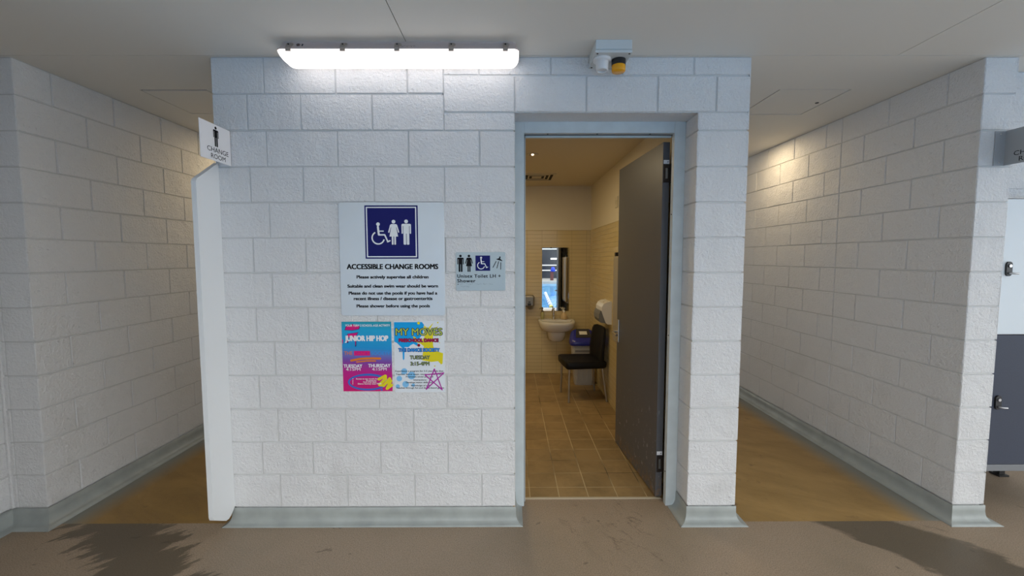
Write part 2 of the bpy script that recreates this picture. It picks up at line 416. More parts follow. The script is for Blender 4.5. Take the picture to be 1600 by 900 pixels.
# ---- left corridor wall, pillar end and the wall coming toward the viewer
def side_rows(first, n): return [(*zrow(k), [0] + [first[k % 2] + .4 * i for i in range(n)]) for k in range(13)]
mb = MB()
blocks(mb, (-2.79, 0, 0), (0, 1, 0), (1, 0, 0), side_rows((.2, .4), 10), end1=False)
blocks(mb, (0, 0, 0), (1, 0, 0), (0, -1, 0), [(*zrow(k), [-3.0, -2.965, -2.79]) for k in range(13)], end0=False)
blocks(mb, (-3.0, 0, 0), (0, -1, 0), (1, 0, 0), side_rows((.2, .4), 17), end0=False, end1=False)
mb.box((-3.012, -.010, .098), (-2.988, .010, 2.7), WALL, bev=.004); mb.box((-3.2, r_, 0), (-2.79 - r_, 4.2, 2.7), WALL); mb.box((-3.2, -6.8, 0), (-3.0 - r_, .0, 2.7), WALL)
mb.build('wall_left', None, None, 'structure')
mb = MB(); mb.box((-3.0, -1.95, 0), (-2.05, -1.45, 2.7), WALL, bev=.004); mb.build('wall_left_shade_pier', None, None, 'structure')  # unseen pier, added to keep light off the left pillar
mb = MB(); mb.box((-3.2, -3.12, 2.42), (7.0, -2.9, 2.9), CEIL, bev=.004); mb.build('trim_shade_beam', None, None, 'structure')  # unseen beam behind the camera, added to darken the upper wall
# ---- right corridor wall with its pillar end
XR = 2.63; XR2 = 2.82
mb = MB()
rr = []
cj = 1.02          # control joint running full height
for k in range(13):
    z0, z1 = zrow(k)
    js = [0, .2, .6, cj, 1.2 - .03] if k % 2 == 0 else [0, .4, .8, cj]
    if k % 2 == 0: js = [0, .2, .6, .995 - .17, cj]
    js = ([0, .2, .6, .825, cj] if False else ([0, .2, .6, cj] if k % 2 == 0 else [0, .4, .8, cj]))
    rest = [1.03 + (.16 if k % 2 == 0 else .36) + .4 * i for i in range(8)]
    rr.append((z0, z1, js + rest))
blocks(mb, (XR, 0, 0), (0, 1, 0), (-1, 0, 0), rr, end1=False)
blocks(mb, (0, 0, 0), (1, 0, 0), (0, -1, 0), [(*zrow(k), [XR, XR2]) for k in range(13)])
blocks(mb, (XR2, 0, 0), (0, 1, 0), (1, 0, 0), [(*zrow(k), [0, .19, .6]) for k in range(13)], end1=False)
mb.box((XR + r_, r_, 0), (XR2 - r_, 4.2, 2.7), WALL)
mb.build('wall_right', None, None, 'structure')
# ---- wall over and behind the lockers
mb = MB()
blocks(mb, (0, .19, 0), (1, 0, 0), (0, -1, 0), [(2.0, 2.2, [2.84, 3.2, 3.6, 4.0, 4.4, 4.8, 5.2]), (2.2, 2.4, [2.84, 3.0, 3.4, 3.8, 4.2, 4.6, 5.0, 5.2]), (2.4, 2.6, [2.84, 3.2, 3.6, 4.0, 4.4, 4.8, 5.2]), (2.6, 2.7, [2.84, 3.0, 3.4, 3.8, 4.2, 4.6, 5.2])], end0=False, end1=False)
mb.box((2.80, .195, 1.945), (5.2, .70, 2.7), WALL); mb.box((2.82, .62, 0), (5.2, .70, 2.0), WALL); mb.box((5.2, -.0, 0), (5.3, .70, 2.7), WALL)
mb.build('wall_locker_niche', None, None, 'structure')
mb = MB(); mb.box((-3.2, 4.0, 0), (XL, 4.1, 2.7), WALL); mb.box((XP1, 4.0, 0), (XR + .05, 4.1, 2.7), WALL)
mb.build('wall_corridor_end', None, None, 'structure')
# ---- floors
mb = MB(); mb.box((-3.2, -4.0, -.12), (7.0, 0.0, 0), FLOOR); mb.box((0, 0, -.12), (XP0, .25, 0), FLOOR); mb.box((2.82, 0, -.12), (5.3, .70, 0), FLOOR)
mb.build('floor', None, None, 'structure')
mb = MB(); mb.box((-2.80, 0.0, -.12), (XL + .02, 4.05, -.0005), FLOOR_L); mb.build('floor_corridor_left', None, None, 'structure')
mb = MB(); mb.box((XP1 - .02, 0.0, -.12), (XR + .02, 4.05, -.0005), FLOOR_R); mb.build('floor_corridor_right', None, None, 'structure')
# ---- ceiling in sheets with fine gaps, holes left for the access hatches
mb = MB(); G = .0022
def sheet(x0, y0, x1, y1, z=HC, m=CEIL): mb.box((x0 + G, y0 + G, z), (x1 - G, y1 - G, z + .012), m)
YS = -.016
sheet(-3.2, -2.9, -.565, YS); sheet(-.565, -2.9, 2.118, YS); sheet(2.118, -2.9, 7.0, YS)
HR = (1.765, .456, 2.247, .955); HL = (-2.488, .462, -2.04, .93)
for (x0, x1, h) in ((-3.2, XL + .1, HL), (XP1 - .1, XR + .3, HR)):
    ye = 4.05
    def raw(a, b, c, d): mb.box((a, b, HC), (c, d, HC + .012), CEIL)
    raw(x0, YS + G, h[0], ye); raw(h[2], YS + G, x1, ye); raw(h[0], YS + G, h[2], h[1]); raw(h[0], h[3], h[2], ye)
mb.box((XL + .1, YS + G, HC), (XP1 - .1, .4, HC + .012), CEIL); mb.box((XR + .3, YS + G, HC), (7.0, .75, HC + .012), CEIL)
mb.box((-3.2, -2.9, HC + .014), (7.0, 4.1, HC + .2), CEIL)
mb.build('ceiling', None, None, 'structure')
# ---- coved skirting
def cove(name, path, prof):
    path = [Vector((*p, 0)) for p in path]; n = len(path); mbx = MB()
    nr = []
    for i in range(n - 1):
        d = (path[i + 1] - path[i]).normalized(); nr.append(Vector((d.y, -d.x, 0)))
    rings = []
    for i in range(n):
        if i == 0: mv = nr[0]
        elif i == n - 1: mv = nr[-1]
        else:
            mv = nr[i - 1] + nr[i]; mv = mv / (1 + nr[i - 1].dot(nr[i]))
        rings.append([path[i] + mv * d + Vector((0, 0, z)) for d, z in prof])
    k = len(prof); vs = [p for r in rings for p in r]; fs = []
    for i in range(n - 1):
        for j in range(k - 1):
            fs.append((i * k + j, (i + 1) * k + j, (i + 1) * k + j + 1, i * k + j + 1))
    # faces split at corners so that mitres stay crisp
    for i in range(n - 1):
        mbx.add(rings[i] + rings[i + 1], [(j, k + j, k + j + 1, j + 1) for j in range(k - 1)], COVE, True)
    mbx.add(rings[0] + [path[0]], [list(range(k + 1))], COVE); mbx.add(rings[-1] + [path[-1]], [list(range(k + 1))[::-1]], COVE)
    return mbx.build(name, COVE, None, 'structure')
def cprof(foot, h=.098):
    return [(.0, h), (.004, h), (.0045, h * .62), (.007, .040), (.012, .025), (.020, .0125), (.030, .006), (foot, .0025), (foot, 0)]
cove('baseboard_front', [(-1.686, .18), (-1.686, 0), (0, 0), (0, REV)], cprof(.045))
cove('baseboard_pier', [(XP0, REV), (XP0, 0), (XP1, 0), (XP1, 4.0)], cprof(.055))
cove('baseboard_left', [(-3.0, -3.0), (-3.0, 0), (-2.79, 0), (-2.79, 4.0)], cprof(.075))
cove('baseboard_right', [(XR, 4.0), (XR, 0), (XR2, 0), (XR2, .6)], cprof(.060))
# ------------------------------------------------------------------ toilet room shell
RX, RY, RZ, TH = 1.061, 3.30, 2.543, 1.957
mb = MB(); mb.box((-1.5, .25, -.12), (1.10, RY + .05, -.0008), TILE_FLOOR); mb.build('floor_toilet', None, None, 'structure')
mb = MB(); mb.box((-1.5, RY, TH), (1.12, RY + .1, RZ), PLASTER); mb.box((-1.5, RY - .008, 0), (1.12, RY + .1, TH), TILE_BACK); mb.build('wall_toilet_back', None, None, 'structure')
mb = MB(); mb.box((RX, .25, TH), (1.10, RY, RZ), PLASTER); mb.box((RX - .008, .25, 0), (1.10, RY, TH), TILE_SIDE); mb.build('wall_toilet_right', None, None, 'structure')
mb = MB(); mb.box((-1.52, .25, 0), (-1.45, RY, RZ), TILE_SIDE); mb.box((-1.5, .25, 0), (.0, .30, RZ), PLASTER)
mb.box((0.0, .256, 2.41), (RX, .30, RZ), PLASTER)
mb.build('wall_toilet_left', None, None, 'structure')
mb = MB(); mb.box((-1.5, .25, RZ), (1.12, RY + .1, RZ + .1), mat('toilet_ceiling_paint', (.66, .58, .42), .7)); mb.build('ceiling_toilet', None, None, 'structure')
# ------------------------------------------------------------------ door frame and door
mb = MB()
FX0, FX1, FZ = .058, .963, 2.333
mb.box((0, REV - .006, 0.0), (FX0, .25, 2.40), FRAME, bev=.002)
mb.box((FX1, REV - .006, 0.0), (XP0, .206, 2.40), FRAME, bev=.002); mb.box((FX1 + .016, .200, 0.0), (XP0, .25, 2.40), FRAME, bev=.002)
mb.box((FX0, REV - .006, FZ), (FX1, .25, 2.40), FRAME, bev=.002); mb.box((FX1 - .002, .208, FZ), (FX1 + .018, .25, 2.40), FRAME)
for x in (FX0, FX1):
    sg = 1 if x == FX0 else -1
    if sg < 0: mb.box((FX1 + .011, .206, 0), (FX1 + .017, .216, FZ), FRAME_SEAL); continue
    mb.box((min(x, x + sg * .004), .195, 0), (max(x, x + sg * .004), .205, FZ), FRAME_SEAL)
    mb.box((min(x, x + sg * .009), .218, 0), (max(x, x + sg * .009), .238, FZ), FRAME)
mb.box((FX0, .195, FZ - .004), (FX1, .205, FZ), FRAME_SEAL); mb.box((FX0, .218, FZ - .012), (FX1, .238, FZ), FRAME)
for x, z in ((.20, 2.3325), (.50, 2.3325), (.82, 2.3325)): mb.lathe([(.004, 0), (.004, -.003)], (x, .182, z), m=BLACK, n=8)
for z in (.22, 1.1, 1.85): mb.lathe([(.004, 0), (.004, .003)], (FX1, .182, z), (-1, 0, 0), BLACK, 8)
mb.build('trim_1', None, None, 'structure')
mb = MB(); mb.box((FX0, .242, 0.0), (FX1, .262, .0035), mat('threshold_strip', (.55, .48, .36), .4)); mb.build('trim_2', None, None, 'structure')
HX, HY = .927, .251
ang = math.atan2(.058, .826)
ROT = Matrix.Translation((HX, HY, 0)) @ Matrix.Rotation(ang, 4, 'Z')      # local +y runs along the leaf, +x through its thickness
door = bpy.data.objects.new('door_1', None); COL.objects.link(door); door.location = (HX, HY, 0); door['kind'] = 'structure'
door['label'] = 'dark grey door standing open into the toilet room'
LEN = .838
mb = MB(); mb.box((0, 0, .012), (.043, LEN, 2.303), DOOR, ROT, bev=.0015); mb.build('leaf', None, door)
BROWN = mat('dark_brown_hinge', (.035, .025, .02), .45, .5)
for zc in (2.11, .235):
    mb = MB(); mb.box((.004, -.006, zc - .055), (.056, 0, zc + .055), BROWN, ROT); h = mb.build('hinge', BROWN, door)
    mb = MB(); mb.lathe([(.008, -.06), (.008, .06)], ROT @ Vector((.054, -.006, zc)), m=BROWN, n=10); mb.build('knuckle', BROWN, h)
    mb = MB(); mb.box((.016, -.0075, zc - .032), (.030, -.006, zc + .032), STEEL, ROT); mb.build('pin_plate', STEEL, h)
    mb = MB(); mb.box((.004, -.003, zc + .060), (.040, 0, zc + .083), mat('white_tag', (.75, .75, .78), .5), ROT)
    mb.lathe([(.003, 0), (.003, .004)], ROT @ Vector((.030, -.003, zc + .071)), (0, -1, 0), BLACK, 8)
    mb.build('fire_tag', None, door)
mb = MB(); mb.box((-.008, LEN - .060, .885), (0, LEN - .022, 1.075), STEEL, ROT, bev=.003); hp = mb.build('handle_plate', STEEL, door)
mb = MB(); A = [ROT @ Vector(p) for p in ((-.004, LEN - .041, .965), (-.045, LEN - .041, .965), (-.056, LEN - .049, .965), (-.058, LEN - .075, .965), (-.058, LEN - .160, .962))]
A = [ROT @ Vector(p) for p in ((-.004, LEN - .041, .972), (-.035, LEN - .041, .972), (-.048, LEN - .046, .972), (-.052, LEN - .062, .970), (-.052, LEN - .150, .962))]
mb.tube(A, .0095, CHROME, 10); mb.build('lever', CHROME, hp)
# ------------------------------------------------------------------ pool hall seen in the mirror
WATER, g = new_mat('pool_water', .10, .5)
v = g.tc(); wn = g.noise(g.mapping(v, (1, 2.2, 1)), 1.1, 4, .6, .5); wl = g.ramp(wn, .40, .62)
g.color(g.mix(wl, (.015, .26, .62), (.10, .48, .86))); g.bump(g.noise(v, 3.0, 3), .25, .02)
mb = MB(); mb.box((-14, -19.6, -1.4), (16, -4.45, -.16), WATER)
tag(mb.build('pool_water', None), 'blue swimming pool water reflected in the tall toilet mirror', 'water')
DECK = mat('pale_pool_deck', (.36, .36, .34), .5, var=.08, vscale=3)
mb = MB(); mb.box((-14, -4.45, -1.4), (16, -4.0, .0), DECK); mb.box((-14, -26, -1.4), (16, -19.6, .0), DECK); mb.build('floor_pool_deck', None, None, 'structure')
mb = MB(); mb.box((-14, -4.62, -.5), (16, -4.45, -.02), mat('pool_edge_tile', (.02, .05, .30), .3)); mb.build('trim_3', None, None, 'structure')
GLZ = mat('dark_hall_glazing', (.03, .035, .045), .15); WF = mat('white_window_frame', (.75, .78, .8), .5)
mb = MB(); mb.box((-14, -24.3, 0), (16, -24.1, 3.0), GLZ)
for z in (1.02, .62, 2.28): mb.box((-14, -24.1, z - .04), (16, -24.02, z + .04), WF)
for i in range(12): mb.box((-12 + 2.28 * i, -24.1, 0), (-11.88 + 2.28 * i, -24.02, 3.0), WF)
mb.build('wall_pool_hall', None, None, 'structure')
rope = thing('lane_rope', 'white and yellow lane rope floating on the pool reflected in the mirror', 'lane rope', (1.2, -5.0, -.14))
RW = mat('white_float', (.8, .82, .8), .4); RYL = mat('yellow_float', (.75, .65, .12), .4); RB = mat('blue_float', (.05, .2, .6), .4)
p0 = Vector((1.33, -4.9, -.07)); p1 = Vector((1.62, -11.0, -.07))
mb = MB(); mb.tube([p0, p1], .012, RB, 6); mb.build('cord', RB, rope)
for i in range(24):
    a = p0.lerp(p1, (i + .1) / 24); b = p0.lerp(p1, (i + .9) / 24)
    mb = MB(); mb.tube([a, b], .075, None, 8); mb.build('float', RYL if i < 2 else (RB if i % 3 == 2 else RW), rope)
t = thing('wall_lamp', 'white batten lamp shining on the far pool hall wall reflected in the mirror', 'wall light', (3.4, -24.0, 1.5))
mb = MB(); mb.box((3.1, -24.08, 1.46), (3.9, -23.96, 1.58), mat('far_lamp_glow', (.9, .9, .9), .5, emit=(1, 1, 1), estr=2.5), bev=.03); mb.build('diffuser', None, t)
t = thing('blue_topped_stand', 'dark stand with blue top across the pool reflected in the mirror', 'starting block', (3.0, -21, 0))  # plain stand with a blue cover, identity not known
mb = MB(); mb.box((2.80, -21.2, 0), (3.02, -20.95, .62), mat('dark_red_stand', (.10, .03, .03), .5), bev=.03); mb.build('stand', None, t)
mb = MB(); mb.lathe([(.16, -.02), (.19, .0), (.13, .22), (.10, .30), (.02, .31)], (2.98, -21.05, .64), m=mat('bright_blue_cover', (.02, .06, .55), .4), n=16); mb.build('cover', None, t)

# ------------------------------------------------------------------ batten lights
def batten(cx, label):
    cy = -.112
    t = thing('batten_light', label, 'ceiling light', (cx, cy, HC), 'battens along the wall top')
    def ring(hl, prof_):
        return prof_
    def shell(mbx, secs, m):
        """secs: list of (half length, half width, z) stacked; rounded rectangles in plan"""
        rings = []
        for hl, hw, z in secs:
            r = min(hw * .55, .03); pts = []
            for ax, ay, a in ((hl - r, hw - r, 0), (-hl + r, hw - r, 90), (-hl + r, -hw + r, 180), (hl - r, -hw + r, 270)):
                for k in range(5): q = math.radians(a + 22.5 * k); pts.append((cx + ax + r * math.cos(q), cy + ay + r * math.sin(q), z))
            rings.append(pts)
        mbx.loft(rings, m, True, False)
    mb = MB(); shell(mb, [(.608, .053, HC), (.612, .056, 2.690), (.620, .076, 2.660), (.624, .080, 2.657), (.624, .080, 2.651)], LAMP_BODY); body = mb.build('housing', LAMP_BODY, t)
    mb = MB(); shell(mb, [(.623, .079, 2.651), (.621, .078, 2.642), (.614, .073, 2.628), (.604, .062, 2.614), (.594, .045, 2.606), (.585, .025, 2.604)], DIFF)
    for i in range(len(mb.sm)): mb.sm[i] = True
    mb.build('diffuser', DIFF, t)
    for i in range(5):
        x = cx - .556 + .2775 * i
        for sy in (-1, 1):
            mb = MB()
            prof = [(sy * .066, 2.688), (sy * .078, 2.668), (sy * .0845, 2.658), (sy * .0845, 2.640), (sy * .0775, 2.640), (sy * .0775, 2.655), (sy * .07, 2.664), (sy * .058, 2.684)]
            mb.prism([(x - .013, cy + a, z) for a, z in prof], (.026, 0, 0), CLIP)
            mb.lathe([(.017, 0), (.017, .006)], (x + .004, cy + sy * .062, 2.676), (0, sy * .75, .66), CLIP, 14)
            c = mb.build('clip', CLIP, t)
            mb = MB(); mb.lathe([(.004, 0), (.004, .004)], (x, cy + sy * .075, 2.676), (0, sy * .8, .6), BLACK, 8); mb.build('clip_screw', BLACK, c)
    mb = MB(); mb.lathe([(.009, 0), (.009, .004)], (cx - .510, cy - .066, 2.676), (0, -.8, .6), mat('brown_plug', (.12, .08, .07), .5), 12); mb.build('cable_plug', None, t)
    mb = MB()
    for dz in (.004, -.004): mb.lathe([(.003, 0), (.003, .003)], (cx - .488, cy - .0665 - dz * -.8, 2.6755 + dz), (0, -.8, .6), BLACK, 8)
    mb.build('test_points', BLACK, t)
    # pen scribble on the housing
    P = plane((cx + .02, cy - .0655, 2.668), (1, 0, 0), (0, .61, .79), (0, -.79, .61))
    mb = MB(); pts = [(.004 * i, .006 * math.sin(i * 2.3) + .003 * math.cos(i * 5)) for i in range(19)]
    mb.stroke2(P, [(0, .004), (0, -.007), (.006, -.007)], .0012, .0045, INK, False); mb.stroke2(P, pts, .0012, .0045, INK, False); mb.build('pen_marks', INK, t)
    return t
batten(-.604, 'lit white batten light on the ceiling above the accessible change rooms sign')
batten(4.12, 'batten light on the ceiling over the lockers, right of the right-hand change room sign')
# ------------------------------------------------------------------ beacon unit
t = thing('alarm_beacon', 'pale grey ceiling box with white socket and amber lamp above the open door', 'alarm beacon', (.507, -.097, HC))
mb = MB(); mb.box((.413, -.188, 2.652), (.600, -.006, HC), BOX_GREY, bev=.003); mb.build('enclosure', BOX_GREY, t)
mb = MB(); mb.box((.411, -.190, 2.634), (.602, -.005, 2.650), BOX_GREY, bev=.003); lid = mb.build('lid', BOX_GREY, t)
for x in (.424, .589):
    for y in (-.178, -.018):
        mb = MB(); mb.lathe([(.005, 0), (.005, -.002)], (x, y, 2.634), m=BLACK, n=10); mb.build('lid_screw', BLACK, lid)
mb = MB(); mb.lathe([(.047, 0), (.047, -.011), (.038, -.014), (.0335, -.016), (.032, -.055), (.029, -.060), (.024, -.060), (.024, -.052)], (.462, -.115, 2.634), m=SOCK, n=24); mb.build('socket', SOCK, t)
mb = MB(); mb.lathe([(.037, 0), (.037, -.030)], (.551, -.108, 2.634), m=BLACK, n=24); base = mb.build('lamp_base', BLACK, t)
mb = MB(); mb.lathe([(.035, -.028), (.0365, -.034), (.036, -.056), (.033, -.062), (.004, -.063)], (.551, -.108, 2.634), m=AMBER, n=24); mb.build('amber_lens', AMBER, t)

# ------------------------------------------------------------------ pictograms
def man(mb, P, cx, top, h, d, m):
    """standing man, total height h, top of head at y=top"""
    k = h / 1.0; T = lambda x, y: (cx + x * k, top + (y - 1.0) * k)
    mb.disc2(P, T(0, .925), .075 * k, d, m)
    mb.poly2(P, [T(*p) for p in ((-.19, .80), (-.15, .83), (.15, .83), (.19, .80), (.19, .45), (.165, .43), (.135, .45), (.135, .74), (.115, .74), (.115, .02), (.085, 0), (.035, 0), (.012, .02), (.012, .44), (-.012, .44), (-.012, .02), (-.035, 0), (-.085, 0), (-.115, .02), (-.115, .74), (-.135, .74), (-.135, .45), (-.165, .43), (-.19, .45))], d, m)
def woman(mb, P, cx, top, h, d, m):
    k = h; T = lambda x, y: (cx + x * k, top + (y - 1.0) * k)
    mb.disc2(P, T(0, .925), .075 * k, d, m)
    mb.poly2(P, [T(*p) for p in ((-.10, .83), (.10, .83), (.145, .79), (.225, .51), (.205, .48), (.175, .49), (.115, .70), (.10, .70), (.175, .33), (.085, .33), (.085, .02), (.065, 0), (.035, 0), (.015, .02), (.015, .33), (-.015, .33), (-.015, .02), (-.035, 0), (-.065, 0), (-.085, .02), (-.085, .33), (-.175, .33), (-.10, .70), (-.115, .70), (-.175, .49), (-.205, .48), (-.225, .51), (-.145, .79))], d, m)
def wheelchair(mb, P, ox, oy, k, d, m):
    """wheel centre (ox, oy), k = wheel outer radius"""
    T = lambda x, y: (ox + x * k, oy + y * k)
    mb.arc2(P, (ox, oy), .80 * k, 1.0 * k, math.radians(118), math.radians(345), d, m)
    mb.disc2(P, T(.02, 2.02), .27 * k, d, m)
    mb.stroke2(P, [T(.0, 1.65), T(.10, .52)], .30 * k, d + 1e-4, m)
    mb.stroke2(P, [T(.10, .45), T(.98, .45), T(1.42, -.55)], .22 * k, d + 1.5e-4, m)
    mb.stroke2(P, [T(1.40, -.58), T(1.74, -.42)], .20 * k, d + 2e-4, m)
    mb.stroke2(P, [T(.06, 1.0), T(.78, 1.0)], .16 * k, d + 2.5e-4, m)
# ------------------------------------------------------------------ big sign
def sign_plate(P, w, h, r, th, m, name, parent):
    mbp = MB(); pts = []
    for cx, cy, a in ((w / 2 - r, h / 2 - r, 0), (-w / 2 + r, h / 2 - r, 90), (-w / 2 + r, -h / 2 + r, 180), (w / 2 - r, -h / 2 + r, 270)):
        for k in range(6): q = math.radians(a + 18 * k); pts.append((cx + r * math.cos(q), cy + r * math.sin(q)))
    n = len(pts); e = .0012
    ring0 = [P(x, y, 0) for x, y in pts]; ring1 = [P(x, y, th - e) for x, y in pts]
    ring2 = [P(x * (1 - 2 * e / w), y * (1 - 2 * e / h), th) for x, y in pts]
    mbp.loft([ring0, ring1, ring2], m, True, False)
    return mbp.build(name, m, parent)
SX, SZ = -.7035, 1.5765
t = thing('change_rooms_sign', 'large silver accessible change rooms sign with blue pictogram panel on the block wall', 'sign', (SX, 0, SZ))
P = plane((SX, 0, SZ), (1, 0, 0), (0, 0, 1), (0, -1, 0))
sign_plate(P, .60, .648, .012, .006, ALU, 'plate', t)
kx = .6 / 735; kz = .648 / 800
def zc(zx, zy): return ((zx - (414 + (zy - 68) / 800 * 14)) * kx, (468 - zy) * kz)
D = .0064
mb = MB(); x0, y0 = zc(228, 276)[0], .1555 - .151; cxp = zc(417, 276)[0]
mb.poly2(P, [(cxp - .151, .0045), (cxp + .151, .0045), (cxp + .151, .3065), (cxp - .151, .3065)], D, NAVY)
panel = mb.build('pictogram_panel', NAVY, t)
mb = MB(); a, b = .143, .1365
for s in ((-a, -a, a, -b), (-a, b, a, a), (-a, -b, -b, b), (b, -b, a, b)):
    mb.poly2(P, [(cxp + s[0], .1555 + s[1]), (cxp + s[2], .1555 + s[1]), (cxp + s[2], .1555 + s[3]), (cxp + s[0], .1555 + s[3])], D + .0003, WHITE_INK)
mb.build('border', WHITE_INK, panel)
mb = MB(); wheelchair(mb, P, *zc(324, 316), 47 * kx, D + .0003, WHITE_INK); mb.build('wheelchair_pictogram', WHITE_INK, panel)
mb = MB(); c = zc(431, 190); woman(mb, P, c[0], c[1], 174 * kz, D + .0003, WHITE_INK); mb.build('woman_pictogram', WHITE_INK, panel)
mb = MB(); c = zc(519, 188); man(mb, P, c[0], c[1], 176 * kz, D + .0003, WHITE_INK); mb.build('man_pictogram', WHITE_INK, panel)
mb = MB()
for txt, xa, xb, y, cap, bold in (('ACCESSIBLE CHANGE ROOMS', 104, 742, 518, 34, .045), ('Please actively supervise all children', 172, 675, 591, 21, .05), ('Suitable and clean swim wear should be worn', 107, 742, 656, 21, .05),
                                  ('Please do not use the pools if you have had a', 115, 737, 706, 21, .05), ('recent illness / disease or gastroenteritis', 150, 703, 745, 21, .05), ('Please shower before using the pools', 170, 685, 798, 21, .05)):
    c = zc((xa + xb) / 2, y); mb = MB(); mb.text2(P, txt, c[0], c[1], cap * kz, (xb - xa) * kx, D, INK, bold); mb.build('title_text' if cap > 30 else 'text_line', INK, t)
# ------------------------------------------------------------------ toilet sign
TX, TZ = -.198, 1.507
t = thing('toilet_sign', 'small silver unisex toilet and shower sign beside the door frame', 'sign', (TX, 0, TZ))
P = plane((TX, 0, TZ), (1, 0, 0), (0, 0, 1), (0, -1, 0)); k = .285 / 775
sign_plate(P, .285, .222, .008, .004, mat('satin_blue_grey_sign', (.40, .46, .48), .38, .35), 'plate', t)
zc2 = lambda x, y: ((x - 512) * k, (439 - y) * k)
D = .0043
mb = MB(); c = zc2(200, 177); man(mb, P, c[0], c[1], 268 * k, D, INK); mb.build('man_pictogram', INK, t)
mb = MB(); c = zc2(332, 177); woman(mb, P, c[0], c[1], 268 * k, D, INK); mb.build('woman_pictogram', INK, t)
mb = MB(); a = zc2(433, 428); b = zc2(662, 190); mb.poly2(P, [a, (b[0], a[1]), b, (a[0], b[1])], D, NAVY); pn = mb.build('wheelchair_panel', NAVY, t)
mb = MB(); c = zc2(520, 345); wheelchair(mb, P, c[0], c[1], 60 * k, D + .0003, WHITE_INK); mb.build('wheelchair_pictogram', WHITE_INK, pn)
mb = MB(); mb.poly2(P, [zc2(*p) for p in ((750, 248), (800, 232), (806, 207), (818, 203), (826, 212), (820, 240), (852, 270), (850, 279))], D, INK)
for a, b in (((755, 282), (706, 375)), ((795, 284), (767, 386)), ((829, 300), (825, 406))): mb.stroke2(P, [zc2(*a), zc2(*b)], 11 * k, D, INK)
mb.build('shower_pictogram', INK, t)
mb = MB()
for txt, xa, xb, y in (('Unisex Toilet LH +', 148, 825, 509), ('Shower', 148, 430, 584)):
    c = zc2((xa + xb) / 2, y); mb = MB(); mb.text2(P, txt, c[0], c[1], 50 * k, (xb - xa) * k, D, INK, .03, 1.1); mb.build('text_line', INK, t)
mb = MB(); random.seed(3); mb.disc2(P, zc2(158, 638), 8 * k, D, INK)
for y0, xs in ((635, range(192, 695, 26)), (675, range(190, 345, 26))):
    for x in xs:
        for dx in (0, 9):
            for dy in (-8, 0, 8):
                if random.random() < .45: mb.lathe([(3.4 * k, 0), (2 * k, .0007)], P(*zc2(x + dx, y0 + dy), .004), (0, -1, 0), BRL, 6)
mb.build('braille', BRL, t)
# ------------------------------------------------------------------ change room blade signs
def blade(x, side, fig, label, plate_m, name='change_room_sign'):
    """plate stands out from the wall toward the viewer; side=+1 shows the +x face"""
    zt, zb, L = 2.295, 2.102, .240
    t = thing(name, label, 'sign', (x, 0, zb), 'change room blade signs')
    P = plane((x + side * .0015, (-L if side > 0 else 0), zb), (0, 1 if side > 0 else -1, 0), (0, 0, 1), (side, 0, 0))
    mb = MB(); mb.box((x - .0015, -L, zb), (x + .0015, -.002, zt), plate_m, bev=.0006); mb.build('plate', plate_m, t)
    f0, f1 = (x - .060, x) if side < 0 else (x - .060, x)
    mb = MB(); mb.box((f0, -.004, zb), (f1 + .0015, -.001, zt), plate_m); fl = mb.build('flange', plate_m, t)
    for z in (zb + .018, zt - .018):
        mb = MB(); mb.lathe([(.005, 0), (.005, .003), (.002, .004)], ((f0 + f1) / 2, -.004, z), (0, -1, 0), STEEL, 10); mb.build('fixing_screw', STEEL, fl)
    off = .50 * L + (.0 if side > 0 else .0); d = .0004; h = zt - zb
    mb = MB(); fig(mb, P, off, .95 * h, .55 * h, d, INK); mb.build('man_pictogram' if fig is man else 'woman_pictogram', INK, t)
    mb = MB(); mb.text2(P, 'CHANGE', off + .012, .30 * h, .125 * h, .165, d, INK, .004); mb.build('text_line', INK, t); mb = MB(); mb.text2(P, 'ROOM', off + .012, .125 * h, .125 * h, .113, d, INK, .004); mb.build('text_line', INK, t)
    return t
blade(-1.600, 1, man, 'white projecting sign with a black man figure at the left corner of the block wall', SIGN_WHITE)
blade(2.772, -1, woman, 'grey projecting sign with a black woman figure on the right-hand pillar', SIGN_GREY)
# ------------------------------------------------------------------ corner guard blade below the left sign
mb = MB(); pts = [(.0, 2.122), (-.172, 2.004), (-.180, 1.99), (-.184, .150), (-.178, .132), (-.082, .068), (-.058, .066), (-.038, .075), (-.018, .092), (.0, .112)]
mb.prism([(-1.700, y, z) for y, z in pts], (.026, 0, 0), mat('white_panel_paint', (.78, .80, .81), .4, bump=.1, bscale=40))
tag(mb.build('corner_guard', None, None, None, .003), 'tall white painted upright panel at the left corner of the block wall', 'wall panel')
# ------------------------------------------------------------------ ceiling hatches
HATCH = mat('hatch_paint', (.76, .73, .665), .7, bump=.06, bscale=160)
for (x0, y0, x1, y1), lab, left in ((HR, 'square white ceiling hatch with a dark latch over the right corridor', False), (HL, 'white ceiling hatch with a dark front gap over the left corridor', True)):
    t = thing('access_hatch', lab, 'ceiling hatch', ((x0 + x1) / 2, (y0 + y1) / 2, HC), 'ceiling access hatches')
    g_ = .009
    mb = MB(); mb.box((x0 + g_, y0 + (.018 if left else g_), HC + .0005), (x1 - g_, y1 - g_, HC + .0058), HATCH); mb.build('panel', HATCH, t)
    mb = MB(); mb.box((x0 - .0, y0 - .0, HC + .006), (x1 + .0, y1 + .0, HC + .0138), HOLE); mb.build('gap_backing', HOLE, t)
    if not left:
        mb = MB(); mb.lathe([(.012, .001), (.012, -.002), (.006, -.003)], (2.192, .703, HC), m=BLACK, n=14); mb.build('latch', BLACK, t)
